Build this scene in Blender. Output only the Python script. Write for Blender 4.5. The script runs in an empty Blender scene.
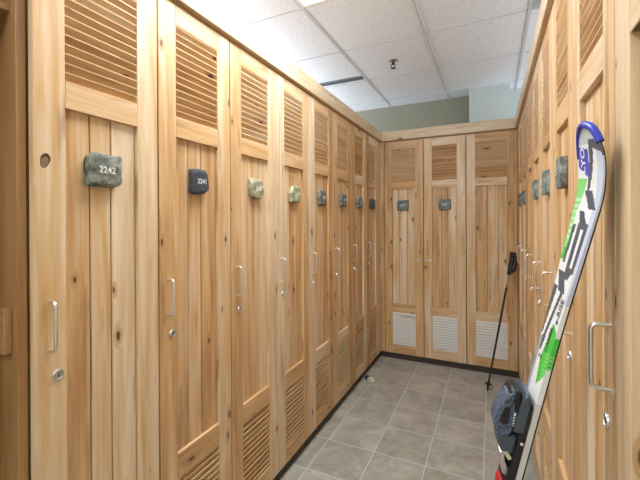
import bpy, bmesh, math, random
from mathutils import Vector, Matrix, noise
random.seed(11)
S = bpy.context.scene
COL = S.collection

# ---------------------------------------------------------------- measurements (metres, floor at z = 0)
CAM_Z = 1.4223
XL, XR, YB = -1.0414, 0.2068, 3.645          # locker fronts: left row, right row, back row
PITCH = 0.381
LEFT0, RIGHT0 = 0.508, 0.843                  # first door edges
CEIL = 2.677
Z_BOT, Z_TOP = 0.0655, 2.2163

# ---------------------------------------------------------------- materials
def lin(r, g, b):
    f = lambda c: (c/255/12.92) if c/255 <= .04045 else ((c/255+.055)/1.055)**2.4
    return (f(r), f(g), f(b), 1)

class NT:
    def __init__(s, name):
        s.m = bpy.data.materials.new(name); s.m.use_nodes = True
        s.t = s.m.node_tree; s.b = s.t.nodes['Principled BSDF']
    def n(s, typ, **kw):
        nd = s.t.nodes.new(typ)
        for k, v in kw.items():
            if k == 'ins':
                for i, x in v.items():
                    if hasattr(x, 'is_output'): s.t.links.new(x, nd.inputs[i])
                    else: nd.inputs[i].default_value = x
            else: setattr(nd, k, v)
        return nd
    def math(s, op, a, b=0.0, c=0.0, clamp=False):
        return s.n('ShaderNodeMath', operation=op, use_clamp=clamp, ins={0: a, 1: b, 2: c}).outputs[0]
    def mix(s, fac, a, b, mode='MIX'):
        nd = s.n('ShaderNodeMix', data_type='RGBA', blend_type=mode, ins={0: fac, 6: a, 7: b})
        return nd.outputs[2]
    def ramp(s, fac, stops):
        nd = s.n('ShaderNodeValToRGB', ins={0: fac}); e = nd.color_ramp.elements
        while len(e) < len(stops): e.new(.5)
        for el, (p, c) in zip(e, stops): el.position = p; el.color = c
        return nd.outputs[0]
    def smooth(s, x, lo, hi, a=0.0, b=1.0):
        nd = s.n('ShaderNodeMapRange', interpolation_type='SMOOTHSTEP', ins={0: x, 1: lo, 2: hi, 3: a, 4: b})
        return nd.outputs[0]
    def set(s, **kw):
        for k, v in kw.items():
            i = s.b.inputs[k.replace('_', ' ')]
            if hasattr(v, 'is_output'): s.t.links.new(v, i)
            else: i.default_value = v
        return s.m
    def bump(s, h, strength, dist=.002):
        b = s.n('ShaderNodeBump', ins={'Strength': strength, 'Distance': dist, 'Height': h})
        s.t.links.new(b.outputs[0], s.b.inputs['Normal'])

def wood(name, pale, mid, dark, knots=1.0, tint=(.0, 1.0)):
    k = NT(name)
    uv = k.n('ShaderNodeUVMap', uv_map='UVMap').outputs[0]
    rnd = k.n('ShaderNodeAttribute', attribute_name='board').outputs['Fac']
    sx = k.n('ShaderNodeSeparateXYZ', ins={0: uv})
    u = k.math('ADD', sx.outputs[0], k.math('MULTIPLY', rnd, 37.13))
    v = k.math('ADD', sx.outputs[1], k.math('MULTIPLY', rnd, 91.71))
    w = k.math('MULTIPLY', rnd, 13.7)
    # knots: one candidate per cell, only some cells carry one
    kv = k.n('ShaderNodeCombineXYZ', ins={0: k.math('MULTIPLY', u, 7.0), 1: k.math('MULTIPLY', v, 3.3)})
    vor = k.n('ShaderNodeTexVoronoi', voronoi_dimensions='2D', ins={'Vector': kv.outputs[0], 'Scale': 1.0, 'Randomness': .95})
    kd = vor.outputs['Distance']
    cc = k.n('ShaderNodeSeparateColor', ins={0: vor.outputs['Color']})
    size = k.smooth(cc.outputs[0], .30, 1.05, .0001, .074*knots)
    wob = k.n('ShaderNodeTexNoise', ins={'Vector': kv.outputs[0], 'Scale': 9.0, 'Detail': 2.0}).outputs[0]
    q = k.math('ADD', k.math('DIVIDE', kd, size), k.math('MULTIPLY', k.math('SUBTRACT', wob, .5), .9))
    knot = k.smooth(q, .55, 1.05, 1, 0)
    halo = k.smooth(q, .8, 2.9, 1, 0)
    # grain, bent around the knots
    gv = k.n('ShaderNodeCombineXYZ', ins={0: k.math('ADD', k.math('MULTIPLY', u, 42.0), k.math('MULTIPLY', halo, 1.6)), 1: k.math('MULTIPLY', v, 1.6), 2: w})
    g1 = k.n('ShaderNodeTexNoise', ins={'Vector': gv.outputs[0], 'Scale': 1.0, 'Detail': 4.0, 'Roughness': .6, 'Distortion': .5}).outputs[0]
    gv2 = k.n('ShaderNodeCombineXYZ', ins={0: k.math('ADD', k.math('MULTIPLY', u, 11.0), k.math('MULTIPLY', halo, .5)), 1: k.math('MULTIPLY', v, 1.1), 2: w})
    g2 = k.n('ShaderNodeTexNoise', ins={'Vector': gv2.outputs[0], 'Scale': 1.0, 'Detail': 3.0, 'Distortion': 1.3}).outputs[0]
    gv3 = k.n('ShaderNodeCombineXYZ', ins={0: k.math('MULTIPLY', u, 260.0), 1: k.math('MULTIPLY', v, 9.0), 2: w})
    g3 = k.n('ShaderNodeTexNoise', ins={'Vector': gv3.outputs[0], 'Scale': 1.0, 'Detail': 2.0}).outputs[0]
    tone = k.n('ShaderNodeTexWhiteNoise', noise_dimensions='1D', ins={'W': k.math('MULTIPLY', rnd, 977.0)}).outputs[0]
    f = k.math('ADD', k.math('MULTIPLY', g1, .65), k.math('MULTIPLY', g2, .85))
    f = k.math('ADD', f, k.math('MULTIPLY', tone, .36))
    f = k.math('ADD', f, k.math('MULTIPLY', g3, .12))
    f = k.math('SUBTRACT', f, .55)
    c = k.ramp(f, [(.12, pale), (.5, mid), (.92, dark)])
    streak = k.smooth(k.n('ShaderNodeTexNoise', ins={'Vector': k.n('ShaderNodeCombineXYZ', ins={0: k.math('MULTIPLY', u, 30.0), 1: k.math('MULTIPLY', v, 3.0), 2: k.math('ADD', w, 4.0)}).outputs[0], 'Scale': 1.0, 'Detail': 3.0}).outputs[0], .61, .76)
    c = k.mix(k.math('MULTIPLY', streak, .5), c, lin(120, 76, 42))
    c = k.mix(k.math('MULTIPLY', halo, .38), c, lin(150, 98, 56))
    c = k.mix(k.math('MULTIPLY', knot, .9), c, lin(70, 44, 28))
    k.bump(k.math('ADD', g3, k.math('MULTIPLY', knot, -1.5)), .12, .0015)
    return k.set(Base_Color=c, Roughness=.42, Coat_Weight=.12, Coat_Roughness=.3)

WOOD = wood('knotty_wood', lin(226, 208, 180), lin(204, 165, 115), lin(150, 99, 56))
WOOD_OLD = wood('plain_wood', lin(190, 154, 108), lin(168, 128, 82), lin(138, 98, 58), .4)
WOOD_PALE = wood('pale_wood', lin(224, 212, 190), lin(208, 186, 152), lin(178, 142, 102))
WHITE_SLAT = wood('white_slat', lin(243, 242, 238), lin(240, 239, 235), lin(232, 230, 224), .0)

def plain(name, rgb, rough=.5, metal=0.0, spec=.5, var=0.0, scale=40.0, bump=0.0):
    k = NT(name)
    c = lin(*rgb)
    k.set(Roughness=rough, Metallic=metal)
    k.b.inputs['Specular IOR Level'].default_value = spec
    nz = k.n('ShaderNodeTexNoise', ins={'Vector': k.n('ShaderNodeTexCoord').outputs['Object'], 'Scale': scale, 'Detail': 4.0}).outputs[0]
    d = tuple(x*(1-var) for x in c[:3]) + (1,)
    e = tuple(min(1, x*(1+var)) for x in c[:3]) + (1,)
    k.set(Base_Color=k.mix(k.smooth(nz, .3, .7), d, e))
    if bump: k.bump(nz, bump)
    return k.m

STEEL = plain('satin_steel', (228, 228, 226), .34, 1.0, var=.04)
KNOTRIM = plain('knot_rim', (66, 44, 28), .5, var=.2)
KNOTCORE = plain('knot_core', (126, 104, 80), .5, var=.25, scale=300)
CHROME = plain('chrome', (215, 217, 218), .34, 1.0, var=.03)
DARKMETAL = plain('dark_metal', (60, 62, 66), .35, .6, var=.05)
KICK = plain('dark_kickboard', (62, 55, 45), .6, var=.15)
WALLPAINT_SHADE = plain('wall_paint_shaded', (140, 138, 120), .8, var=.03, scale=6, bump=.05)  # same paint as the column, with the recess shade put into the colour
WALLPAINT_LIT = plain('wall_paint_lit', (178, 185, 181), .8, var=.02, scale=6, bump=.05)  # same paint as the back wall, with the light put into the colour
SIDEPAINT = plain('cream_paint', (222, 220, 212), .8, var=.02, scale=6, bump=.05)
TBAR = plain('ceiling_bar', (196, 198, 202), .6, var=.02)
SLOT = plain('slot_metal', (120, 124, 126), .5, .2, var=.1)
VENTGREY = plain('vent_grey', (176, 184, 196), .5, .1, var=.05)
BLACKPL = plain('black_plastic', (24, 25, 28), .4, var=.2)
GREYPL = plain('grey_plastic', (66, 76, 86), .38, var=.15)
BLUEGREY = plain('blue_grey_plastic', (72, 86, 106), .35, var=.75, scale=260)
BLUE = plain('blue_rubber', (46, 66, 176), .32, var=.12)
WHITEPL = plain('white_plastic', (226, 226, 220), .4, var=.05)
RED = plain('red_plastic', (170, 30, 40), .4, var=.1)
IVORY = plain('ivory_plastic', (206, 200, 170), .5, var=.12, scale=90)
INK = plain('dark_ink', (44, 48, 56), .5)
WHITEINK = plain('white_engraving', (236, 238, 232), .7)
GRIPBLACK = plain('black_grip', (20, 21, 23), .55, var=.2)
SILVER = plain('silver_shaft', (168, 160, 150), .35, .5, var=.3, scale=60)

def ceiling_mat():
    k = NT('ceiling_tile')
    tc = k.n('ShaderNodeTexCoord').outputs['Object']
    n1 = k.n('ShaderNodeTexNoise', ins={'Vector': tc, 'Scale': 55.0, 'Detail': 5.0}).outputs[0]
    n2 = k.n('ShaderNodeTexVoronoi', ins={'Vector': tc, 'Scale': 130.0}).outputs['Distance']
    pit = k.smooth(n2, .08, .22, 1, 0)
    c = k.mix(k.smooth(n1, .3, .7), lin(218, 222, 229), lin(230, 233, 238))
    c = k.mix(k.math('MULTIPLY', pit, .35), c, lin(196, 198, 204))
    k.bump(k.math('SUBTRACT', n1, pit), .15)
    return k.set(Base_Color=c, Roughness=.85)
CEILM = ceiling_mat()

def floor_mat():
    k = NT('slate_floor_tile')
    tc = k.n('ShaderNodeTexCoord').outputs['Object']
    sx = k.n('ShaderNodeSeparateXYZ', ins={0: tc})
    T = .3048
    fx = k.math('DIVIDE', k.math('ADD', sx.outputs[0], .3547), T)
    fy = k.math('DIVIDE', k.math('SUBTRACT', sx.outputs[1], 2.4412), T)
    def edge(f):
        a = k.math('ABSOLUTE', k.math('SUBTRACT', k.math('FRACT', f), .5))
        return a
    e = k.math('MAXIMUM', edge(fx), edge(fy))
    wob = k.n('ShaderNodeTexNoise', ins={'Vector': tc, 'Scale': 30.0}).outputs[0]
    e = k.math('ADD', e, k.math('MULTIPLY', k.math('SUBTRACT', wob, .5), .004))
    grout = k.smooth(e, .4865, .4925)
    cell = k.n('ShaderNodeCombineXYZ', ins={0: k.math('FLOOR', fx), 1: k.math('FLOOR', fy)})
    tone = k.n('ShaderNodeTexWhiteNoise', noise_dimensions='2D', ins={'Vector': cell.outputs[0]})
    off = k.n('ShaderNodeVectorMath', operation='ADD', ins={0: tc, 1: tone.outputs[1]})
    n1 = k.n('ShaderNodeTexNoise', ins={'Vector': off.outputs[0], 'Scale': 7.0, 'Detail': 6.0, 'Roughness': .62, 'Distortion': .6}).outputs[0]
    n2 = k.n('ShaderNodeTexNoise', ins={'Vector': off.outputs[0], 'Scale': 30.0, 'Detail': 4.0}).outputs[0]
    f = k.math('ADD', k.math('MULTIPLY', n1, .8), k.math('MULTIPLY', n2, .2))
    f = k.math('ADD', f, k.math('MULTIPLY', k.math('SUBTRACT', tone.outputs[0], .5), .12))
    c = k.ramp(f, [(.3, lin(138, 134, 122)), (.5, lin(160, 157, 146)), (.7, lin(183, 181, 171))])
    c = k.mix(grout, c, lin(186, 190, 190))
    k.bump(k.math('SUBTRACT', k.math('MULTIPLY', f, .6), k.math('MULTIPLY', grout, .6)), .25, .003)
    return k.set(Base_Color=c, Roughness=k.math('ADD', .34, k.math('MULTIPLY', n2, .2)))
FLOORM = floor_mat()

def glow(name, rgb, strength):
    k = NT(name)
    k.set(Base_Color=lin(240, 240, 240), Emission_Color=rgb, Emission_Strength=strength)
    return k.m
GLOW = glow('lit_diffuser', (.90, .95, 1, 1), 22.5)

def stone(name, a, b, c, rough=.6):
    k = NT(name)
    tc = k.n('ShaderNodeTexCoord').outputs['Object']
    n1 = k.n('ShaderNodeTexNoise', ins={'Vector': tc, 'Scale': 38.0, 'Detail': 6.0, 'Roughness': .65, 'Distortion': 1.0}).outputs[0]
    n2 = k.n('ShaderNodeTexNoise', ins={'Vector': tc, 'Scale': 160.0, 'Detail': 3.0}).outputs[0]
    f = k.math('ADD', k.math('MULTIPLY', n1, .8), k.math('MULTIPLY', n2, .2))
    k.bump(f, .6, .003)
    return k.set(Base_Color=k.ramp(f, [(.36, a), (.5, b), (.64, c)]), Roughness=rough)
STONES = {
    'green': stone('green_grey_stone', lin(64, 76, 78), lin(116, 122, 110), lin(162, 158, 134)),
    'slate': stone('dark_slate', lin(48, 56, 64), lin(62, 71, 80), lin(82, 92, 100), .5),
    'pale': stone('pale_green_stone', lin(98, 100, 78), lin(164, 164, 136), lin(206, 200, 166)),
    'grey': stone('mid_grey_stone', lin(70, 76, 74), lin(112, 116, 110), lin(150, 152, 144)),
    'teal': stone('teal_grey_stone', lin(62, 76, 78), lin(110, 124, 122), lin(158, 166, 158)),
}

# ---------------------------------------------------------------- mesh builder
class MB:
    def __init__(s): s.v = []; s.f = []; s.uv = []; s.r = []; s.mi = []
    def face(s, pts, uvs, rnd, mi=0):
        b = len(s.v); s.v += [tuple(p) for p in pts]; s.f.append(tuple(range(b, b+len(pts)))); s.uv.append(uvs); s.r.append(rnd); s.mi.append(mi)
    def hexa(s, pts, along, rnd=None, mi=0):
        """eight corners: index = ix*4 + iy*2 + iz; along = axis index the grain follows"""
        rnd = random.random() if rnd is None else rnd
        b = len(s.v); s.v += [tuple(p) for p in pts]
        for q in ((0, 1, 3, 2), (4, 6, 7, 5), (0, 4, 5, 1), (2, 3, 7, 6), (0, 2, 6, 4), (1, 5, 7, 3)):
            P = [pts[i] for i in q]
            n = (Vector(P[2])-Vector(P[0])).cross(Vector(P[3])-Vector(P[1]))
            ax = max(range(3), key=lambda i: abs(n[i]))
            oth = [i for i in range(3) if i != ax]
            if along in oth: a = [i for i in oth if i != along][0]; l = along
            else: a, l = oth
            s.f.append(tuple(b+i for i in q)); s.uv.append([(p[a]+(.31 if ax == 1 else 0), p[l]) for p in P]); s.r.append(rnd); s.mi.append(mi)
    def box(s, x0, x1, y0, y1, z0, z1, along=2, rnd=None, mi=0):
        s.hexa([(x, y, z) for x in (x0, x1) for y in (y0, y1) for z in (z0, z1)], along, rnd, mi)
    def tube(s, path, rad, n=8, mi=0, closed=False):
        P = [Vector(p) for p in path]; N = len(P)
        rads = rad if isinstance(rad, (list, tuple)) else [rad]*N
        b = len(s.v); up = None
        for i, p in enumerate(P):
            if closed: t = P[(i+1) % N]-P[i-1]
            else: t = P[min(i+1, N-1)]-P[max(i-1, 0)]
            t.normalize()
            if up is None:
                up = Vector((0, 0, 1)) if abs(t.z) < .9 else Vector((1, 0, 0))
            x = up.cross(t).normalized(); up = t.cross(x).normalized()
            for j in range(n):
                a = 2*math.pi*j/n
                s.v.append(tuple(p+(x*math.cos(a)+up*math.sin(a))*rads[i]))
        for i in range(N if closed else N-1):
            for j in range(n):
                a = b+i*n+j; c = b+i*n+(j+1) % n; i2 = (i+1) % N
                s.f.append((a, c, b+i2*n+(j+1) % n, b+i2*n+j)); s.uv.append([(0, 0)]*4); s.r.append(0); s.mi.append(mi)
        if not closed:
            for q in (tuple(b+j for j in range(n))[::-1], tuple(b+(N-1)*n+j for j in range(n))):
                s.f.append(q); s.uv.append([(0, 0)]*n); s.r.append(0); s.mi.append(mi)
    def prism(s, poly, w0, w1, frame, mi=0, inset=0.0):
        """polygon (a, b) extruded from w0 to w1; frame maps (a, b, w) to a point; inset pulls the end caps in a little (rounded look)"""
        n = len(poly); ca = sum(p[0] for p in poly)/n; cb = sum(p[1] for p in poly)/n
        rings = [(w0, 1-inset), (w0+(w1-w0)*.12, 1), (w1-(w1-w0)*.12, 1), (w1, 1-inset)] if inset else [(w0, 1), (w1, 1)]
        b = len(s.v)
        for w, k in rings:
            for a_, b_ in poly: s.v.append(tuple(frame(ca+(a_-ca)*k, cb+(b_-cb)*k, w)))
        for r in range(len(rings)-1):
            for j in range(n):
                q = (b+r*n+j, b+r*n+(j+1) % n, b+(r+1)*n+(j+1) % n, b+(r+1)*n+j)
                s.f.append(q); s.uv.append([(0, 0)]*4); s.r.append(0); s.mi.append(mi)
        for q in (tuple(b+j for j in range(n))[::-1], tuple(b+(len(rings)-1)*n+j for j in range(n))):
            s.f.append(q); s.uv.append([(0, 0)]*n); s.r.append(0); s.mi.append(mi)
    def lathe(s, prof, origin=(0, 0, 0), axis=2, n=20, mi=0, sgn=1):
        b = len(s.v); o = Vector(origin)
        for r, h in prof:
            for j in range(n):
                a = 2*math.pi*j/n
                p = [0, 0, 0]; p[axis] = sgn*h; p[(axis+1) % 3] = r*math.cos(a); p[(axis+2) % 3] = r*math.sin(a)
                s.v.append(tuple(o+Vector(p)))
        for i in range(len(prof)-1):
            for j in range(n):
                s.f.append((b+i*n+j, b+i*n+(j+1) % n, b+(i+1)*n+(j+1) % n, b+(i+1)*n+j)); s.uv.append([(0, 0)]*4); s.r.append(0); s.mi.append(mi)
        for q in (tuple(b+j for j in range(n))[::-1], tuple(b+(len(prof)-1)*n+j for j in range(n))):
            s.f.append(q); s.uv.append([(0, 0)]*n); s.r.append(0); s.mi.append(mi)
    def build(s, name, mats, parent=None, smooth=False, bevel=0.0, loc=None):
        me = bpy.data.meshes.new(name); me.from_pydata(s.v, [], s.f)
        for m in (mats if isinstance(mats, (list, tuple)) else [mats]): me.materials.append(m)
        l = me.uv_layers.new(name='UVMap'); k = 0
        for p, uv in zip(me.polygons, s.uv):
            for i, li in enumerate(p.loop_indices): l.data[li].uv = uv[i]
        at = me.attributes.new('board', 'FLOAT', 'FACE')
        at.data.foreach_set('value', s.r)
        me.polygons.foreach_set('material_index', s.mi)
        me.update()
        bm = bmesh.new(); bm.from_mesh(me); bmesh.ops.recalc_face_normals(bm, faces=bm.faces); bm.to_mesh(me); bm.free()
        if smooth:
            me.polygons.foreach_set('use_smooth', [True]*len(me.polygons))
            me.set_sharp_from_angle(angle=math.radians(38))
        o = bpy.data.objects.new(name, me); COL.objects.link(o)
        if parent: o.parent = parent
        if loc: o.location = loc
        if bevel:
            b = o.modifiers.new('bevel', 'BEVEL'); b.width = bevel; b.segments = 1; b.limit_method = 'ANGLE'; b.angle_limit = math.radians(40)
        return o

def tag(o, label=None, cat=None, group=None, kind=None):
    for k, v in (('label', label), ('category', cat), ('group', group), ('kind', kind)):
        if v: o[k] = v
    return o
def empty(name, loc, rz=0.0):
    o = bpy.data.objects.new(name, None); COL.objects.link(o); o.location = loc; o.rotation_euler = (0, 0, rz); o.empty_display_size = .1
    return o
def text_mesh(mb, body, size, frame, mi, depth=.0006, bold=.0):
    """adds the outline of a word, centred, as flat raised lettering to a mesh builder; frame maps (x, y, d) to a point"""
    cu = bpy.data.curves.new('t', 'FONT'); cu.body = body; cu.size = size; cu.align_x = 'CENTER'; cu.align_y = 'CENTER'; cu.offset = bold; cu.resolution_u = 3
    o = bpy.data.objects.new('t', cu); COL.objects.link(o)
    dg = bpy.context.evaluated_depsgraph_get(); dg.update()
    me = bpy.data.meshes.new_from_object(o.evaluated_get(dg))
    for p in me.polygons:
        pts = [frame(me.vertices[i].co.x, me.vertices[i].co.y, depth) for i in p.vertices]
        mb.face(pts, [(0, 0)]*len(pts), 0, mi)
    bpy.data.objects.remove(o); bpy.data.meshes.remove(me); bpy.data.curves.remove(cu)

# ---------------------------------------------------------------- the room
def struct(name, mb, mat, **k): return tag(mb.build(name, mat, **k), kind='structure')
RX0, RX1, RY0, RY1 = -1.60, .76, -2.6, 3.972
m = MB(); m.box(RX0-.8, RX1+.8, RY0, RY1+.1, -.08, 0); struct('floor', m, FLOORM)
m = MB(); m.box(RX0-.8, RX1+.8, RY0, RY1+.1, CEIL, CEIL+.08); struct('ceiling', m, CEILM)
m = MB(); m.box(RX0-.8, RX1+.8, RY1, RY1+.1, 0, CEIL); struct('wall_back', m, WALLPAINT_SHADE)
m = MB(); m.box(RX0-.1, RX0, RY0, LEFT0-PITCH-.002, 0, CEIL); m.box(RX0, XL-.04, LEFT0-PITCH-.10, LEFT0-PITCH-.002, 0, CEIL); struct('wall_left_blocker', m, SIDEPAINT)  # unseen near wall, added to block sky light from the left side
m = MB(); m.box(RX1, RX1+.1, RY0, RIGHT0-PITCH-.002, 0, CEIL); m.box(XR+.04, RX1, RIGHT0-PITCH-.10, RIGHT0-PITCH-.002, 0, CEIL); struct('wall_right_blocker', m, SIDEPAINT)  # unseen near wall, added to block sky light from the right side
m = MB(); m.box(RX0-.1, RX1+.1, RY0-.1, RY0, 0, CEIL); struct('wall_front_blocker', m, SIDEPAINT)  # unseen end wall, added to keep flat frontal sky light out
m = MB(); m.box(-.196, .152, 3.775, RY1, 0, CEIL); struct('column', m, WALLPAINT_LIT)
m = MB(); m.box(.152, RX1, RY1-.01, RY1, 0, CEIL); struct('wall_corner', m, WALLPAINT_LIT)  # thin sheet giving this stretch of back wall the painted-in lit tone

# ceiling grid
m = MB()
GX = [-1.617+.609*i for i in range(-1, 6)]
GY = [1.893+.61*i for i in range(-7, 4)]
for x in GX:
    m.box(x-.009, x+.009, RY0, RY1, CEIL-.006, CEIL+.001)
for y in GY:
    m.box(RX0-.7, RX1+.7, y-.0045, y+.0045, CEIL-.004, CEIL+.001)
struct('ceiling_grid', m, TBAR)

# luminaires
def troffer(x0, y0, label):
    t = empty('ceiling_light', (x0+.3045, y0+.61, CEIL))
    tag(t, label, 'ceiling light', 'recessed ceiling lights')
    f = MB()
    for a in ((-.298, .298, -.603, -.578), (-.298, .298, .578, .603), (-.298, -.273, -.578, .578), (.273, .298, -.578, .578)):
        f.box(*a, -.010, -.001)
    f.build('frame', WHITEPL, t, bevel=.002)
    d = MB(); d.box(-.273, .273, -.578, .578, -.006, -.001); d.build('diffuser', GLOW, t)
    return t
troffer(GX[2], GY[7]-1.22, 'lit white rectangular ceiling light above the left lockers')
troffer(GX[2], GY[7]-3.66, 'added unseen ceiling light behind the camera, brightening the far doors')  # extra fixture out of view, added to light the far doors and floor


# slot diffuser, vent, sprinkler
t = empty('slot_diffuser', (-1.31, 3.03, CEIL)); tag(t, 'grey slot air diffuser set in ceiling above far left lockers', 'air vent')
m = MB(); m.box(-.29, .29, -.034, .034, -.010, -.0005, 0); m.build('frame', SLOT, t, bevel=.002)
m = MB()
for y in (-.017, .003): m.box(-.28, .28, y, y+.012, -.0115, -.0095, 0)
m.build('slot', GREYPL, t)
t = empty('ceiling_vent', (.515, 2.198, CEIL)); tag(t, 'bluish grey square ceiling vent above the right lockers', 'air vent')
m = MB(); m.box(-.295, .295, -.295, .295, -.008, -.0005); m.build('frame', VENTGREY, t, bevel=.002)
m = MB()
for i in range(18): m.box(-.27, .27, -.27+i*.03, -.255+i*.03, -.014, -.008, 0)
m.build('grille', VENTGREY, t)
t = empty('fire_sprinkler', (-.70, 2.83, CEIL)); tag(t, 'small metal fire sprinkler hanging from a white ceiling tile', 'sprinkler')
m = MB(); m.lathe([(.0, .0005), (.036, .0005), (.038, .004), (.024, .010), (.02, .012), (.0, .012)], axis=2, sgn=-1); m.build('escutcheon', CHROME, t, smooth=True)
m = MB(); m.lathe([(.010, .010), (.011, .026), (.008, .028), (.008, .034)], sgn=-1)
for sx in (-1, 1): m.tube([(sx*.008, 0, -.026), (sx*.017, 0, -.034), (sx*.016, 0, -.048), (sx*.005, 0, -.058)], .003, 6)
m.build('sprinkler_body', DARKMETAL, t, smooth=True)
m = MB(); m.lathe([(.0, .057), (.019, .058), (.019, .061), (.0, .062)], sgn=-1, n=16); m.build('deflector', DARKMETAL, t, smooth=True)

# ---------------------------------------------------------------- lockers
W_STILE = .0798
ZS = dict(top=Z_TOP, lt=2.138, lb=1.804, rail=1.729, pb=.568, vt=.482, vb=.149, bot=Z_BOT)

def handle_mesh(side):
    """U-shaped pull; posts at the door face, 127 mm apart"""
    x = side; z0, z1 = 1.087, 1.214; r = .012; d = .031
    pts = [(x, .001, z1)]
    pts += [(x, -d+r, z1)]
    for i in range(1, 5):
        a = math.pi/2*i/4; pts.append((x, -d+r-r*math.sin(a), z1-r+r*math.cos(a)))
    pts += [(x, -d, z1-.04), (x, -d, z0+.04)]
    for i in range(0, 5):
        a = math.pi/2*i/4; pts.append((x, -d+r-r*math.cos(a), z0+r-r*math.sin(a)))
    pts += [(x, .001, z0)]
    m = MB(); m.tube(pts, .0043, 10)
    return m
def lock_mesh(x):
    m = MB()
    m.lathe([(.0, -.002), (.0145, -.002), (.0150, .001), (.0135, .004), (.0105, .005), (.0100, .0035), (.0, .0035)], (x, 0, 1.017), 1, 20, 0, -1)
    m.box(x-.0010, x+.0010, -.0042, -.0030, 1.011, 1.023, 2, 0, 1)
    return m
def louver(x0, x1, z0, z1, mat, parent, n=13, nose=.0036, deep=.0210):
    """slats with a blunt nose; nose at the upper edge of each slat"""
    m = MB(); p = (z1-z0)/n; r0 = random.random()*.9
    for i in range(n):
        zt = z0+(i+1)*p-.0008
        prof = [(.0020, -nose), (.0020, 0), (.0052, .0004), (deep, -.0255), (deep, -.0300), (deep-.0025, -.0300)]
        P = [(y, zt+z) for y, z in prof]
        P = [(y, min(max(z, z0-.004), z1+.004)) for y, z in P]
        r = r0; L = i*.043; k = len(P); xa, xb = x0-.003, x1+.003
        for q in range(k):
            a, b = P[q], P[(q+1) % k]; d = math.dist(a, b)
            m.face([(xa, *a), (xb, *a), (xb, *b), (xa, *b)], [(L, xa), (L, xb), (L+d, xb), (L+d, xa)], r); L += d
        for x in (xa, xb): m.face([(x, *c) for c in P], [(c[0], c[1]) for c in P], r)
    o = m.build('louver_vent', mat, parent)
    bm = bmesh.new(); bm.from_mesh(o.data); bmesh.ops.remove_doubles(bm, verts=bm.verts, dist=1e-5); bmesh.ops.recalc_face_normals(bm, faces=bm.faces); bm.to_mesh(o.data); bm.free()
    return o

def stone_mesh(w, h, d, kind, number, seed, cut):
    """irregular stone slab, back on the plane y = .002"""
    bm = bmesh.new()
    rnd = random.Random(seed)
    nx, nz, ny = 14, 13, 3
    bmesh.ops.create_cube(bm, size=1)
    bmesh.ops.subdivide_edges(bm, edges=bm.edges[:], cuts=9, use_grid_fill=True)
    o = Vector((seed*3.1, seed*1.7, 0))
    for v in bm.verts:
        x, y, z = v.co
        # squash corners towards a rounded outline, cut by the stone's own chips
        k = 1.0
        ax, az = abs(x)*2, abs(z)*2
        pw = (ax**13+az**13)**(1/13) if (ax or az) else 1
        mx = max(ax, az)
        if pw > 0: k = mx/pw
        X, Z = x*k*w, z*k*h
        edge = max(ax, az)
        n = noise.fractal(Vector((x*3, z*3, y*2))+o, 1.0, 2.0, 3)
        X += (.004*n)*edge; Z += .004*noise.fractal(Vector((z*3, x*3, y*2+7))+o, 1.0, 2.0, 3)*edge
        for (cx, cz, amt) in cut:
            s_ = x*cx+z*cz
            if s_ > .52: X -= cx*(s_-.52)*w*amt; Z -= cz*(s_-.52)*h*amt
        if y < 0:
            yy = -d+.0035*noise.fractal(Vector((x*4, z*4, 0))+o, 1.0, 2.0, 4)*(1.6 if kind != 'slate' else .7)
            if edge > .86: yy += d*.28*(edge-.86)/.14
            Y = yy*(-y*2)+.010*(1+y*2)
        else: Y = .010
        v.co = (X, Y, Z)
    me = bpy.data.meshes.new('tmp'); bm.to_mesh(me); bm.free()
    m = MB()
    m.v = [tuple(v.co) for v in me.vertices]
    for p in me.polygons: m.f.append(tuple(p.vertices)); m.uv.append([(0, 0)]*len(p.vertices)); m.r.append(0); m.mi.append(0)
    bpy.data.meshes.remove(me)
    t = MB()
    ysurf = -d-.0055
    text_mesh(t, number, h*.27, lambda a, b, e: (a, ysurf+.0015, b), 0, bold=.0003*h/.1)
    return m, t

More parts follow.
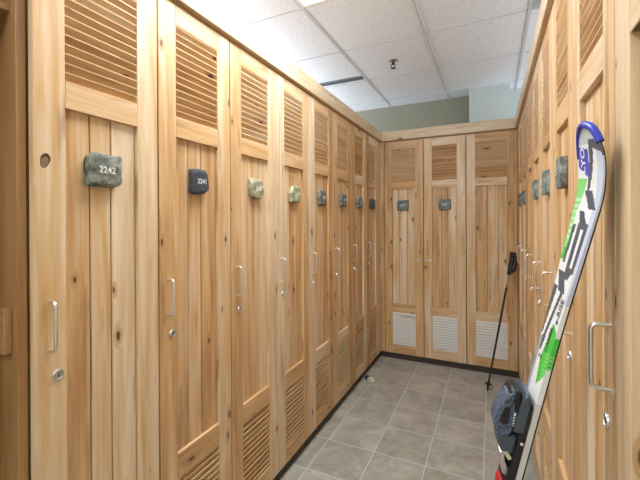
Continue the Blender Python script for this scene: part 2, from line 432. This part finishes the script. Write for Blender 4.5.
def make_locker(name, loc, rz, width, depth, handle='left', number=None, stonekind='grey', label='', group=None, white_vent=False, boards=None, cut=(), plaque_off=(0, 0), psize=(.106, .098), has_handle=True, knots=()):
    """local frame: x along the row as seen from the aisle, door face at y = 0, body behind it, floor at z = 0"""
    t = empty(name, loc, rz); tag(t, label, 'locker', group)
    hw = width/2-.0029
    # carcass
    b = MB(); y0, y1 = .034, depth; s = .0095
    b.box(-width/2+.0004, -width/2+s, y0, y1, Z_BOT, Z_TOP); b.box(width/2-s, width/2-.0004, y0, y1, Z_BOT, Z_TOP)
    b.box(-width/2+s, width/2-s, y0+.001, y1, Z_BOT, Z_BOT+.016, 0); b.box(-width/2+s, width/2-s, y0+.001, y1, Z_TOP-.016, Z_TOP, 0)
    b.box(-width/2+s, width/2-s, y1-.008, y1, Z_BOT+.016, Z_TOP-.016)
    b.build('body', WOOD_OLD, t)
    # door frame: two stiles, four rails
    d = MB(); T = .0205; xi = hw-W_STILE+.0029
    d.box(-hw, -xi, 0, T, ZS['bot'], ZS['top']-.003); d.box(xi, hw, 0, T, ZS['bot'], ZS['top']-.003)
    for z0, z1 in ((ZS['lt'], ZS['top']-.003), (ZS['rail'], ZS['lb']), (ZS['vt'], ZS['pb']), (ZS['bot'], ZS['vb'])):
        d.box(-xi, xi, .0002, T, z0, z1, 0)
    for kx, kz, rx, rz, tl in knots:
        for sc_, mi_, yy, oz in ((1.0, 1, -.0003, 0), (.74, 2, -.0005, -.2)):
            P = []
            for q in range(18):
                an = 2*math.pi*q/18; a_ = rx*sc_*math.cos(an)*(1+.1*math.sin(3*an)); b_ = rz*sc_*math.sin(an)+oz*rz
                P.append((kx+a_*math.cos(tl)-b_*math.sin(tl), yy, kz+a_*math.sin(tl)+b_*math.cos(tl)))
            d.face(P, [(p_[0], p_[2]) for p_ in P], .5, mi_)
    door = d.build('door', [WOOD, KNOTRIM, KNOTCORE], t, bevel=.0013)
    # tongue and groove panel
    p = MB(); n = boards or random.choice((3, 3, 4)); ws = [random.uniform(.8, 1.3) for _ in range(n)]; tot = sum(ws); x = -xi
    for wi in ws:
        x1 = x+2*xi*wi/tot
        p.box(x+.0011, x1-.0011, .0135, .0195, ZS['pb']-.004, ZS['rail']+.004); x = x1
    p.build('panel', WOOD, door, bevel=.0026)
    louver(-xi, xi, ZS['lb'], ZS['lt'], WOOD, door)
    louver(-xi, xi, ZS['vb'], ZS['vt'], WHITE_SLAT if white_vent else WOOD, door, nose=.0180 if white_vent else .0042, deep=.0210 if white_vent else .0145)
    sg = -1 if handle == 'left' else 1
    if has_handle:
        handle_mesh(sg*(width/2-.036)).build('handle', STEEL, door, smooth=True)['label'] = 'satin steel pull handle'
        lock_mesh(sg*(width/2-.057)).build('lock', [CHROME, BLACKPL], door, smooth=True)['label'] = 'round chrome key lock'
    if number:
        pw, ph = psize
        a, c = stone_mesh(pw, ph, .013 if stonekind != 'slate' else .015, stonekind, number, sum(map(ord, loc_key(loc))), cut)
        zc = 1.573+plaque_off[1]
        q = a.build('number_plaque', STONES[stonekind], t, smooth=True, loc=(plaque_off[0], 0, zc)); q['label'] = 'rough stone number plaque'
        g = c.build('engraved_number', WHITEINK, q); g['label'] = 'white engraved locker number'
    return t
def loc_key(l): return '%.2f%.2f' % (l[0], l[1])

ORD = ['first', 'second', 'third', 'fourth', 'fifth', 'sixth', 'seventh', 'eighth']
GL, GR, GB = 'lockers of the long left row', 'lockers of the right row', 'lockers across the far end'
DEP = .53
left = [
    ('2242', 'green', 'knotty wood locker nearest on the left, with mottled grey-green stone tag 2242', 3, ((-.9, .5, .35), (.6, -.8, .3))),
    ('2241', 'slate', 'second wood locker on the left, with smooth dark slate tag 2241', 3, ((.7, .7, .6), (.6, -.8, .7))),
    ('2240', 'pale', 'third wood locker on the left, with pale rounded stone tag', 4, ((.7, .75, 1.1), (.7, -.7, .8), (-.7, -.7, .8))),
    ('2239', 'pale', 'fourth wood locker on the left, with pale stone tag and dark tag corner', 3, ((-.7, .7, 1.0), (.7, .7, .9))),
    ('2238', 'grey', 'fifth wood locker on the left, counted from the near end', 3, ()),
    ('2237', 'grey', 'sixth wood locker on the left, third from the far corner', 3, ()),
    ('2236', 'teal', 'seventh wood locker on the left, second from the far corner', 3, ()),
    ('2235', 'slate', 'eighth and last wood locker on the left, against the far corner', 3, ()),
]
for i, (num, st, lab, nb, cut) in enumerate(left):
    y = LEFT0+PITCH*(i+.5)
    make_locker('locker', (XL, y, 0), math.pi/2, PITCH, DEP, 'left', num, st, lab, GL, boards=nb, cut=cut, knots=((-.1608, 1.580, .0115, .020, -.25),) if i == 0 else (),
                psize=(.102, .096) if i != 1 else (.086, .096), plaque_off=((-.0035, .0), (.0, .002), (.003, .002), (.004, 0))[i] if i < 4 else (0, 0))

back = [(-1.001, -.6085, 'right', '2234', 'teal', 'leftmost locker of the far end row, handle on its right side', True),
        (-.6085, -.220, 'left', '2233', 'teal', 'middle locker of the far end row, handle on its left side', True),
        (-.220, .2035, 'left', None, 'grey', 'wider wood locker without handle or tag behind the ski pole', False)]
for x0, x1, hs, num, st, lab, hh in back:
    make_locker('locker', ((x0+x1)/2, YB, 0), 0.0, x1-x0-.001, .30 if x0 > -.7 and x0 < .2 and False else .118, hs, num, st, lab, GB, white_vent=True,
                boards=3, cut=((-.8, -.6, .0),), has_handle=hh, psize=(.112, .10), plaque_off=(-.008, -.008) if num == '2234' else (.003, -.008))

right = [(-1, None, 'grey', 'nearest wood locker on the right, cut by the photo edge, steel handle at chest height'),
         (0, None, 'grey', 'wood locker on the right behind the leaning ski tip'),
         (1, '2226', 'grey', 'wood locker on the right with grey stone tag just beside the ski tip'),
         (2, '2227', 'teal', 'wood locker on the right, second one beyond the ski tip'),
         (3, '2228', 'teal', 'wood locker on the right, third one beyond the ski tip'),
         (4, None, 'teal', 'wood locker without stone tag on the right, third from the far corner'),
         (5, '2230', 'grey', 'wood locker on the right, second from the far corner'),
         (6, '2231', 'grey', 'last wood locker on the right, at the far corner by the ski pole')]
for n, num, st, lab in right:
    y = RIGHT0+PITCH*(n+.5)
    make_locker('locker', (XR, y, 0), -math.pi/2, PITCH, DEP, 'right', num, st, lab, GR, boards=3, cut=((-.6, -.8, .6),) if n % 2 else (), psize=(.088, .10))

# open doorless bay at the near end of the left row (only its inner side shows)
t = empty('open_locker', (XL, LEFT0-PITCH/2, 0), math.pi/2)
tag(t, 'open doorless wooden bay at the left photo edge, only its shaded side showing', 'locker')
m = MB(); hw = PITCH/2
m.box(hw-.0215, hw-.0004, .0235, DEP, Z_BOT, Z_TOP, 2); m.box(-hw, -hw+.0215, .0235, DEP, Z_BOT, Z_TOP, 2)
m.box(-hw+.0215, hw-.0215, .025, DEP, Z_BOT, Z_BOT+.018, 0); m.box(-hw+.0215, hw-.0215, .025, DEP, Z_TOP-.018, Z_TOP, 0)
m.box(-hw+.0215, hw-.0215, DEP-.010, DEP, Z_BOT+.018, Z_TOP-.018, 2)
m.build('body', WOOD_OLD, t, bevel=.001)
m = MB(); m.box(hw-.040, hw-.0215, .046, .20, 1.092, 1.206, 1); m.build('cleat', WOOD_OLD, t, bevel=.002)['label'] = 'pale wooden block fixed to the side'
m = MB(); m.box(-hw+.0215, hw-.0215, .05, DEP-.01, 1.95, 1.968, 0); m.build('shelf', WOOD_OLD, t, bevel=.001)

# fillers, crown boards, kickboards
YF = LEFT0+8*PITCH
m = MB(); m.box(XL-.02, XL, YF+.001, YB-.001, Z_BOT, Z_TOP-.003); struct('trim_1', m, WOOD, bevel=.001)
m = MB(); m.box(XL-.0, -1.0025, YB-.0, YB+.02, Z_BOT, Z_TOP-.003); struct('trim_2', m, WOOD, bevel=.001)
m = MB(); m.box(XR, XR+.02, RIGHT0+7*PITCH+.001, YB-.001, Z_BOT, Z_TOP-.003); struct('trim_3', m, WOOD, bevel=.001)
def crown(n, x0, x1, y0, y1, along):
    m = MB(); m.box(x0, x1, y0, y1, 2.2255, 2.3195, along, .37+.11*n); return struct('trim_%d' % n, m, WOOD_PALE, bevel=.0025)
crown(4, XL-.03, XL+.02, LEFT0-PITCH, YB+.03, 1)
crown(5, XL+.0202, XR-.0202, YB-.02, YB+.03, 0)
crown(6, XR-.02, XR+.03, RIGHT0-PITCH, YB+.03, 1)
m = MB(); m.box(XR-.003, XR+.02, YB+.0005, YB+.13, Z_BOT, Z_TOP-.003); struct('trim_10', m, WOOD_OLD)  # added filler that stops sky light leaking through the corner gap
def ledge(n, x0, x1, y0, y1, along):
    m = MB(); m.box(x0, x1, y0, y1, Z_TOP+.0005, 2.2252, along, .2); return struct('trim_%d' % n, m, WOOD_OLD)
ledge(7, XL-.03, XL-.004, LEFT0-PITCH, YB+.03, 1)
ledge(8, XL, XR, YB+.004, YB+.03, 0)
ledge(9, XR+.004, XR+.03, RIGHT0-PITCH, YB+.03, 1)
m = MB(); m.box(XL-.05, XL-.020, LEFT0-PITCH, YB+.05, 0, Z_BOT-.0005, 1); struct('baseboard_left', m, KICK)
m = MB(); m.box(XL-.0195, XR+.0195, YB+.026, YB+.05, 0, Z_BOT-.0005, 0); struct('baseboard_back', m, KICK)
m = MB(); m.box(XR+.020, XR+.05, RIGHT0-PITCH, YB+.05, 0, Z_BOT-.0005, 1); struct('baseboard_right', m, KICK)

# ---------------------------------------------------------------- the ski
AX = Vector((.2073, -.066, .9761)).normalized()
NN = Vector((-.9625, -.1923, .1914)); NN = (NN-AX*NN.dot(AX)).normalized()
WW = AX.cross(NN).normalized()
if WW.x < 0: WW = -WW
TAIL = Vector((-.1357, .963, .0))
SL = 1.634
ski = bpy.data.objects.new('ski', None); COL.objects.link(ski); ski.empty_display_size = .1
ski.matrix_world = Matrix((( WW.x, -NN.x, AX.x, TAIL.x), (WW.y, -NN.y, AX.y, TAIL.y), (WW.z, -NN.z, AX.z, TAIL.z), (0, 0, 0, 1)))
tag(ski, 'white and green downhill ski with blue tip leaning against the right lockers', 'ski')
def ss(a, b, x):
    x = max(0, min(1, (x-a)/(b-a))); return x*x*(3-2*x)
def ski_half(s):
    w = .0350+.0180*ss(1.18, 1.55, s)+.008*ss(.5, .06, s)
    if s > SL-.085: q = (s-(SL-.085))/.085; w *= math.sqrt(max(0, 1-q**2.4))
    if s < .02: w *= .8+.2*s/.02
    return w
def ski_bend(s):
    return .041*max(0, (s-1.475)/(SL-1.475))**2+.010*max(0, (.15-s)/.15)**2
def ski_thick(s): return .013-.0075*ss(1.05, 1.6, s)-.005*ss(.5, .1, s)
def ski_pt(s, w, h): return (w, -(ski_bend(s)+h), s)
def s2v(s):            # position along the printed design
    T = (503.3, 484, 464.3, 444.3, 423.9, 403.1, 381.9, 360.3, 338.2, 315.7, 292.7, 269.3, 245.4, 220.9, 196, 170.5, 144.5, 117.9)
    q = max(0, min(16.999, (s-.8)/.05)); i = int(q); return T[i]+(T[i+1]-T[i])*(q-i)
C = {k: lin(*v) for k, v in dict(white=(232, 235, 232), silver=(206, 208, 204), blue=(196, 208, 228), grey=(196, 204, 206), ink=(66, 76, 90), label=(58, 70, 190), green=(44, 196, 48), lgreen=(122, 214, 112), mint=(190, 226, 190), stripe=(150, 160, 176)).items()}
def paint(s, t):
    v = s2v(s); c = 'white'
    if v > 395: return 'silver' if t > .1 else 'stripe'
    if v < 300 and t > .60+.0006*(v-150): c = 'blue'
    if v < 146: c = 'grey'
    # tip: dark block and the line running down from it
    if 141+(t-.5)*8 < v < 149+(t-.5)*20 and t > .42: c = 'ink'
    tc = .47-.10*(v-146)/44
    if 143 < v < 192 and abs(t-tc) < .07-.03*(v-146)/46: c = 'ink'
    # blue label
    if 146+t*12 < v < 166+t*34 and .03 < t < .36 and v < 179: c = 'label'
    # green edge with pale worn lettering
    ge = .32-.0052*(v-178) if v < 215 else .13
    if 178 < v < 262 and t < ge:
        c = 'lgreen' if v < 250 else 'green'
        if 194 < v < 242 and int(v/3.3) % 2 == 0 and .03 < t < ge-.02: c = 'mint'
    # dark blocks and stripes
    k = (v-190)/18
    if 0 < k < 1 and .26+.24*k < t < .50+.22*k: c = 'ink'
    k = (v-211)/17
    if 0 < k < 1 and .24+.16*k < t < .40+.26*k: c = 'ink'
    if 224 < v < 264 and abs(t-(.20-.05*(v-224)/40)) < .05: c = 'ink'
    if 222 < v < 279:
        if abs(t-.38) < .07 or (abs(t-.60) < .06 and v < 272): c = 'ink'
        k = (v-266)/13
        if 0 < k < 1 and .33+.06*k < t < .66-.16*k: c = 'ink'
    k = (v-273)/19
    if 0 < k < 1 and .04+.22*k < t < .32+.26*k: c = 'ink'
    if 288 < v < 338 and t < .20-.15*(v-288)/50: c = 'ink'
    if 290 < v < 353:
        k = (v-290)/63; tc = .46-.34*k
        if abs(t-tc) < .06+(.03 if v > 338 else 0): c = 'ink'
    # green field
    lo = .46-.18*(v-318)/37
    if 318+(t-.4)*26 < v < 382 and t > lo+.055:
        hi = .99 if v < 358 else .99-.022*(v-358)
        if v > 358: lo += .010*(v-358)
        if lo+.05 < t < hi:
            c = 'green'
            if v > 347 and t > .55 and int((v+t*14)/1.9) % 2 == 0: c = 'lgreen'
    if v > 340 and t < .13: c = 'stripe'
    return c
NS, NWd = 640, 34
m = MB(); cols = []
st_ = [SL*i/NS for i in range(NS+1)]
tt = [-1+2*j/NWd for j in range(NWd+1)]
for s in st_:
    hw = ski_half(s); h = ski_thick(s)
    for x in tt: m.v.append(ski_pt(s, x*hw, h))
for i in range(NS):
    for j in range(NWd):
        a = i*(NWd+1)+j
        m.f.append((a, a+1, a+NWd+2, a+NWd+1)); m.uv.append([(0, 0)]*4); m.r.append(0); m.mi.append(0)
        cols.append(C[paint((st_[i]+st_[i+1])/2, ((tt[j]+1)/2+.5/NWd)*.77)])
nb = len(m.v)
for s in st_:
    hw = ski_half(s); e = min(.0028, ski_thick(s)*.4)
    for x, h in ((-hw, e), (-hw, 0), (hw, 0), (hw, e)): m.v.append(ski_pt(s, x, h))
side = C['silver']; blk = (.02, .02, .02, 1)
for i in range(NS):
    a = nb+4*i; b_ = a+4; t0 = i*(NWd+1); t1 = t0+NWd+1
    sideR = C[paint((st_[i]+st_[i+1])/2, .9)]; sideL = C[paint((st_[i]+st_[i+1])/2, .01)]
    for q, mi_, cc_ in (((t0, t1, b_, a), 0, sideL), ((a, b_, b_+1, a+1), 1, blk), ((a+1, b_+1, b_+2, a+2), 1, blk), ((a+2, b_+2, b_+3, a+3), 1, blk), ((a+3, b_+3, t1+NWd, t0+NWd), 0, sideR)):
        m.f.append(q); m.uv.append([(0, 0)]*4); m.r.append(0); m.mi.append(mi_); cols.append(cc_)
sk = NT('ski_topsheet')
ca = sk.n('ShaderNodeAttribute', attribute_name='design').outputs['Color']
dots = sk.n('ShaderNodeTexVoronoi', ins={'Vector': sk.n('ShaderNodeTexCoord').outputs['Object'], 'Scale': 420.0}).outputs['Distance']
SKIM = sk.set(Base_Color=sk.mix(sk.math('MULTIPLY', sk.smooth(dots, .3, .6), .12), ca, (.35, .38, .45, 1)), Roughness=.3, Coat_Weight=.3)
def letters(word, size, v, t, mi, ang=0.0):
    sc_ = min((SL*i/400 for i in range(401)), key=lambda q: abs(s2v(q)-v)); w0 = (t/.77*2-1)*ski_half(sc_)
    def fr(a, b, e):
        s = sc_+a; return ski_pt(s, w0-b, ski_thick(s)+e)
    text_mesh(m, word, size, fr, mi, .0006, .0004)
nf0 = len(m.f)
letters('LYO', .026, 161, .19, 2); letters('e-RISE', .0205, 309, .62, 3); letters('CAMBE', .0165, 338, .50, 3); letters('2', .022, 357, .30, 3)
cols += [(1, 1, 1, 1)]*(len(m.f)-nf0)
body = m.build('ski_body', [SKIM, plain('ski_base_black', (18, 18, 20), .4), WHITEINK, INK], ski)
ca_ = body.data.attributes.new('design', 'FLOAT_COLOR', 'FACE')
ca_.data.foreach_set('color', [x for c in cols for x in c])

# blue tip guard: a rounded band around the tip outline
path = []
ov = [(SL-.060, -1), (SL-.048, -1), (SL-.035, -1), (SL-.022, -1), (SL-.012, -1), (SL-.005, -1), (SL-.001, -1)]
for s, sg in ov: path.append(ski_pt(s, sg*ski_half(s), ski_thick(s)*.5))
path.append(ski_pt(SL, 0, ski_thick(SL)*.5))
for s, sg in ov[:-1][::-1]:
    if s > SL-.040: path.append(ski_pt(s, -sg*ski_half(s), ski_thick(s)*.5))
m = MB(); m.tube(path, [.0042+.0026*min(1, i/5) for i in range(len(path))], 10)
m.build('tip_guard', BLUE, ski, smooth=True)['label'] = 'blue plastic tip guard'

# binding: profile polygons in (along the ski, above the ski)
fr = lambda a, b, w: ski_pt(a, w, b)
H0 = .013
bind = empty('binding', (0, 0, 0)); bind.parent = ski
m = MB(); m.prism([(.60, H0-.001), (1.030, H0-.001), (1.060, H0+.002), (1.050, H0+.012), (1.02, H0+.015), (.60, H0+.015)], -.033, .033, fr, 0, .03)
m.build('base_plate', BLACKPL, bind, smooth=True, bevel=.0015)['label'] = 'long black riser plate'
m = MB(); m.prism([(.990, H0+.004), (1.066, H0+.006), (1.084, H0+.012), (1.086, H0+.018), (1.074, H0+.023), (1.04, H0+.026), (.990, H0+.026)], -.0335, .0335, fr, 0, .10)
m.build('toe_base', GREYPL, bind, smooth=True, bevel=.003)['label'] = 'rounded blue-grey toe base'
m = MB(); m.prism([(.990, .034), (1.075, .036), (1.083, .044), (1.080, .056), (1.066, .062), (1.03, .071), (1.005, .073), (.990, .070), (.980, .060), (.980, .045)], -.0255, .0265, fr, 0, .06)
m.build('toe_piece', BLACKPL, bind, smooth=True, bevel=.003)['label'] = 'black toe piece'
m = MB()
cover = [(.9690, .0460), (.9726, .0668), (.9889, .0765), (1.005, .0799), (1.0253, .0779), (1.0684, .0650), (1.0805, .0550), (1.0800, .0490), (1.064, .0500), (1.046, .0540), (1.042, .0640), (1.020, .0690), (1.004, .0680), (.998, .0560), (1.006, .0480), (1.046, .0525), (1.060, .0480), (1.040, .0440), (.990, .0400)]
cover = [(1.022+(a-1.022)*.92, .060+(b-.060)*.92) for a, b in cover]
m.prism(cover, -.0150, .0285, fr, 0)
m.build('toe_cover', BLUEGREY, bind, bevel=.0015)['label'] = 'speckled blue-grey toe cover'
m = MB()
m.prism([(1.004, .0395), (1.004, .0460), (1.034, .0475), (1.034, .0410)], .0255, .0273, fr, 0)
for i in range(4): m.prism([(1.006+.0062*i, .0402), (1.006+.0062*i, .0455), (1.0085+.0062*i, .0455), (1.0085+.0062*i, .0402)], .0270, .0277, fr, 1)
m.build('setting_scale', [WHITEPL, INK], bind)['label'] = 'small white release scale window'
m = MB(); m.prism([(.980, .0260), (.978, .044), (.9710, .0640), (.954, .0600), (.9340, .0480), (.9320, .0320), (.9450, .0220)], -.026, .026, fr, 0, .18)
m.build('toe_lug', GREYPL, bind, smooth=True, bevel=.003)['label'] = 'rounded grey wing below the toe piece'
m = MB(); m.prism([(.9400, .0480), (.9460, .0400), (.9282, .0245), (.9222, .0315)], .008, .026, fr, 0, .1)
m.build('screw_block', IVORY, bind, smooth=True, bevel=.001)['label'] = 'pale ivory lever'
m = MB(); m.prism([(.935, .052), (.940, .044), (.9129, .0345), (.893, .0190), (.879, .0200), (.886, .0360), (.910, .0450)], -.022, .022, fr, 0, .08)
m.build('brake_pedal', CHROME, bind, smooth=True, bevel=.0015)['label'] = 'shiny metal brake pedal'
m = MB(); m.prism([(.862, .027), (.862, .031), (.850, .034), (.835, .032), (.83, .027)], -.024, .024, fr, 0, .1)
m.build('heel_release', RED, bind, smooth=True, bevel=.002)['label'] = 'red plastic piece'
m = MB(); m.tube([fr(.974, .019, .0325), fr(.974, .019, .0345)], .0032, 10)
m.build('screw', WHITEPL, bind)['label'] = 'small white screw head'
m = MB(); m.prism([(.76, .012), (.775, .045), (.75, .075), (.70, .078), (.66, .05), (.64, .012)], -.030, .030, fr, 0, .12)
m.build('heel_piece', BLACKPL, bind, smooth=True, bevel=.003)['label'] = 'black heel piece'

# ---------------------------------------------------------------- the ski pole
PT = Vector((-.045, 3.288, .0)); PG = Vector((.160, 3.50, 1.132))
ax = (PG-PT).normalized(); LP = (PG-PT).length
pole = bpy.data.objects.new('ski_pole', None); COL.objects.link(pole); pole.empty_display_size = .1
q = ax.to_track_quat('Z', 'Y'); pole.rotation_mode = 'QUATERNION'; pole.rotation_quaternion = q; pole.location = PT
tag(pole, 'thin dark ski pole with black grip leaning in the far right corner', 'ski pole')
m = MB(); m.tube([(0, 0, .03), (0, 0, .5), (0, 0, LP-.30)], [.0070, .0085, .0092], 12); m.build('shaft', DARKMETAL, pole, smooth=True)['label'] = 'dark grey shaft'
m = MB(); m.tube([(0, 0, LP-.30), (0, 0, LP-.19)], .0094, 12); m.build('upper_shaft', SILVER, pole, smooth=True)['label'] = 'pale upper shaft with printed band'
m = MB(); m.lathe([(.0, .003), (.004, .003), (.007, .03), (.010, .034), (.013, .06), (.010, .085), (.0, .085)], n=12); m.build('tip', BLACKPL, pole, smooth=True)['label'] = 'black pole tip'
m = MB(); m.lathe([(.010, .060), (.030, .056), (.033, .060), (.028, .064), (.012, .070)], n=20); m.build('basket', BLACKPL, pole, smooth=True)
m = MB(); m.lathe([(.0, LP-.195), (.014, LP-.192), (.017, LP-.17), (.015, LP-.15), (.019, LP-.11), (.017, LP-.08), (.019, LP-.05), (.024, LP-.02), (.026, LP-.005), (.018, LP+.004), (.0, LP+.005)], n=16)
m.build('grip', GRIPBLACK, pole, smooth=True)
m = MB()
for k_ in (-.008, 0, .008): m.tube([(.012+k_*0, k_, LP-.01), (-.02, k_, LP-.012), (-.042, k_, LP-.05), (-.050, k_, LP-.10), (-.044, k_, LP-.150), (-.030, k_, LP-.172), (-.014, k_, LP-.14), (-.016, k_, LP-.06)], .0052, 6)
m.build('strap', GRIPBLACK, pole, smooth=True)['label'] = 'black wrist strap loop'

# ---------------------------------------------------------------- small stop on the floor
t = empty('door_stop', (-.985, 3.07, 0), math.radians(-35)); tag(t, 'small ivory and black stop lying on floor by left lockers', 'door stop')
m = MB(); m.prism([(-.018, 0), (.050, 0), (.058, .010), (.048, .026), (.020, .034), (-.010, .030)], -.020, .020, lambda a, b, w: (a, w, b), 0, .1); m.build('bumper', IVORY, t, smooth=True, bevel=.003)
m = MB(); m.box(-.050, -.018, -.018, .018, 0, .030); m.build('bracket', BLACKPL, t, bevel=.003)

# ---------------------------------------------------------------- sky fill added over the lockers, through sides left open for it
w = bpy.data.worlds.new('World'); S.world = w; w.use_nodes = True
bg = w.node_tree.nodes['Background']; bg.inputs[0].default_value = (.80, .90, 1.0, 1); bg.inputs[1].default_value = 4.6

# ---------------------------------------------------------------- camera
cam = bpy.data.cameras.new('camera'); co = bpy.data.objects.new('camera', cam); COL.objects.link(co)
a, b, c = math.radians(25.469), math.radians(-.0889), math.radians(-.3262)
rt = Vector((math.cos(a), math.sin(a), 0)); fw = Vector((-math.sin(a), math.cos(a), 0)); up = Vector((0, 0, 1))
fw2 = fw*math.cos(b)+up*math.sin(b); up2 = up*math.cos(b)-fw*math.sin(b)
r3 = rt*math.cos(c)+up2*math.sin(c); u3 = up2*math.cos(c)-rt*math.sin(c)
co.matrix_world = Matrix(((r3.x, u3.x, -fw2.x, 0), (r3.y, u3.y, -fw2.y, 0), (r3.z, u3.z, -fw2.z, CAM_Z), (0, 0, 0, 1)))
cam.sensor_fit = 'HORIZONTAL'; cam.sensor_width = 36; cam.lens = 361.47/640*36; cam.shift_y = -(240-220.57)/640; cam.clip_start = .02
S.camera = co

S.view_settings.view_transform = 'Standard'; S.view_settings.look = 'None'; S.view_settings.exposure = -0.10; S.view_settings.gamma = 1.0
S.view_settings.use_curve_mapping = False
S.cycles.use_denoising = True
S.cycles.max_bounces = 10; S.cycles.diffuse_bounces = 6
S.cycles.sample_clamp_indirect = 6
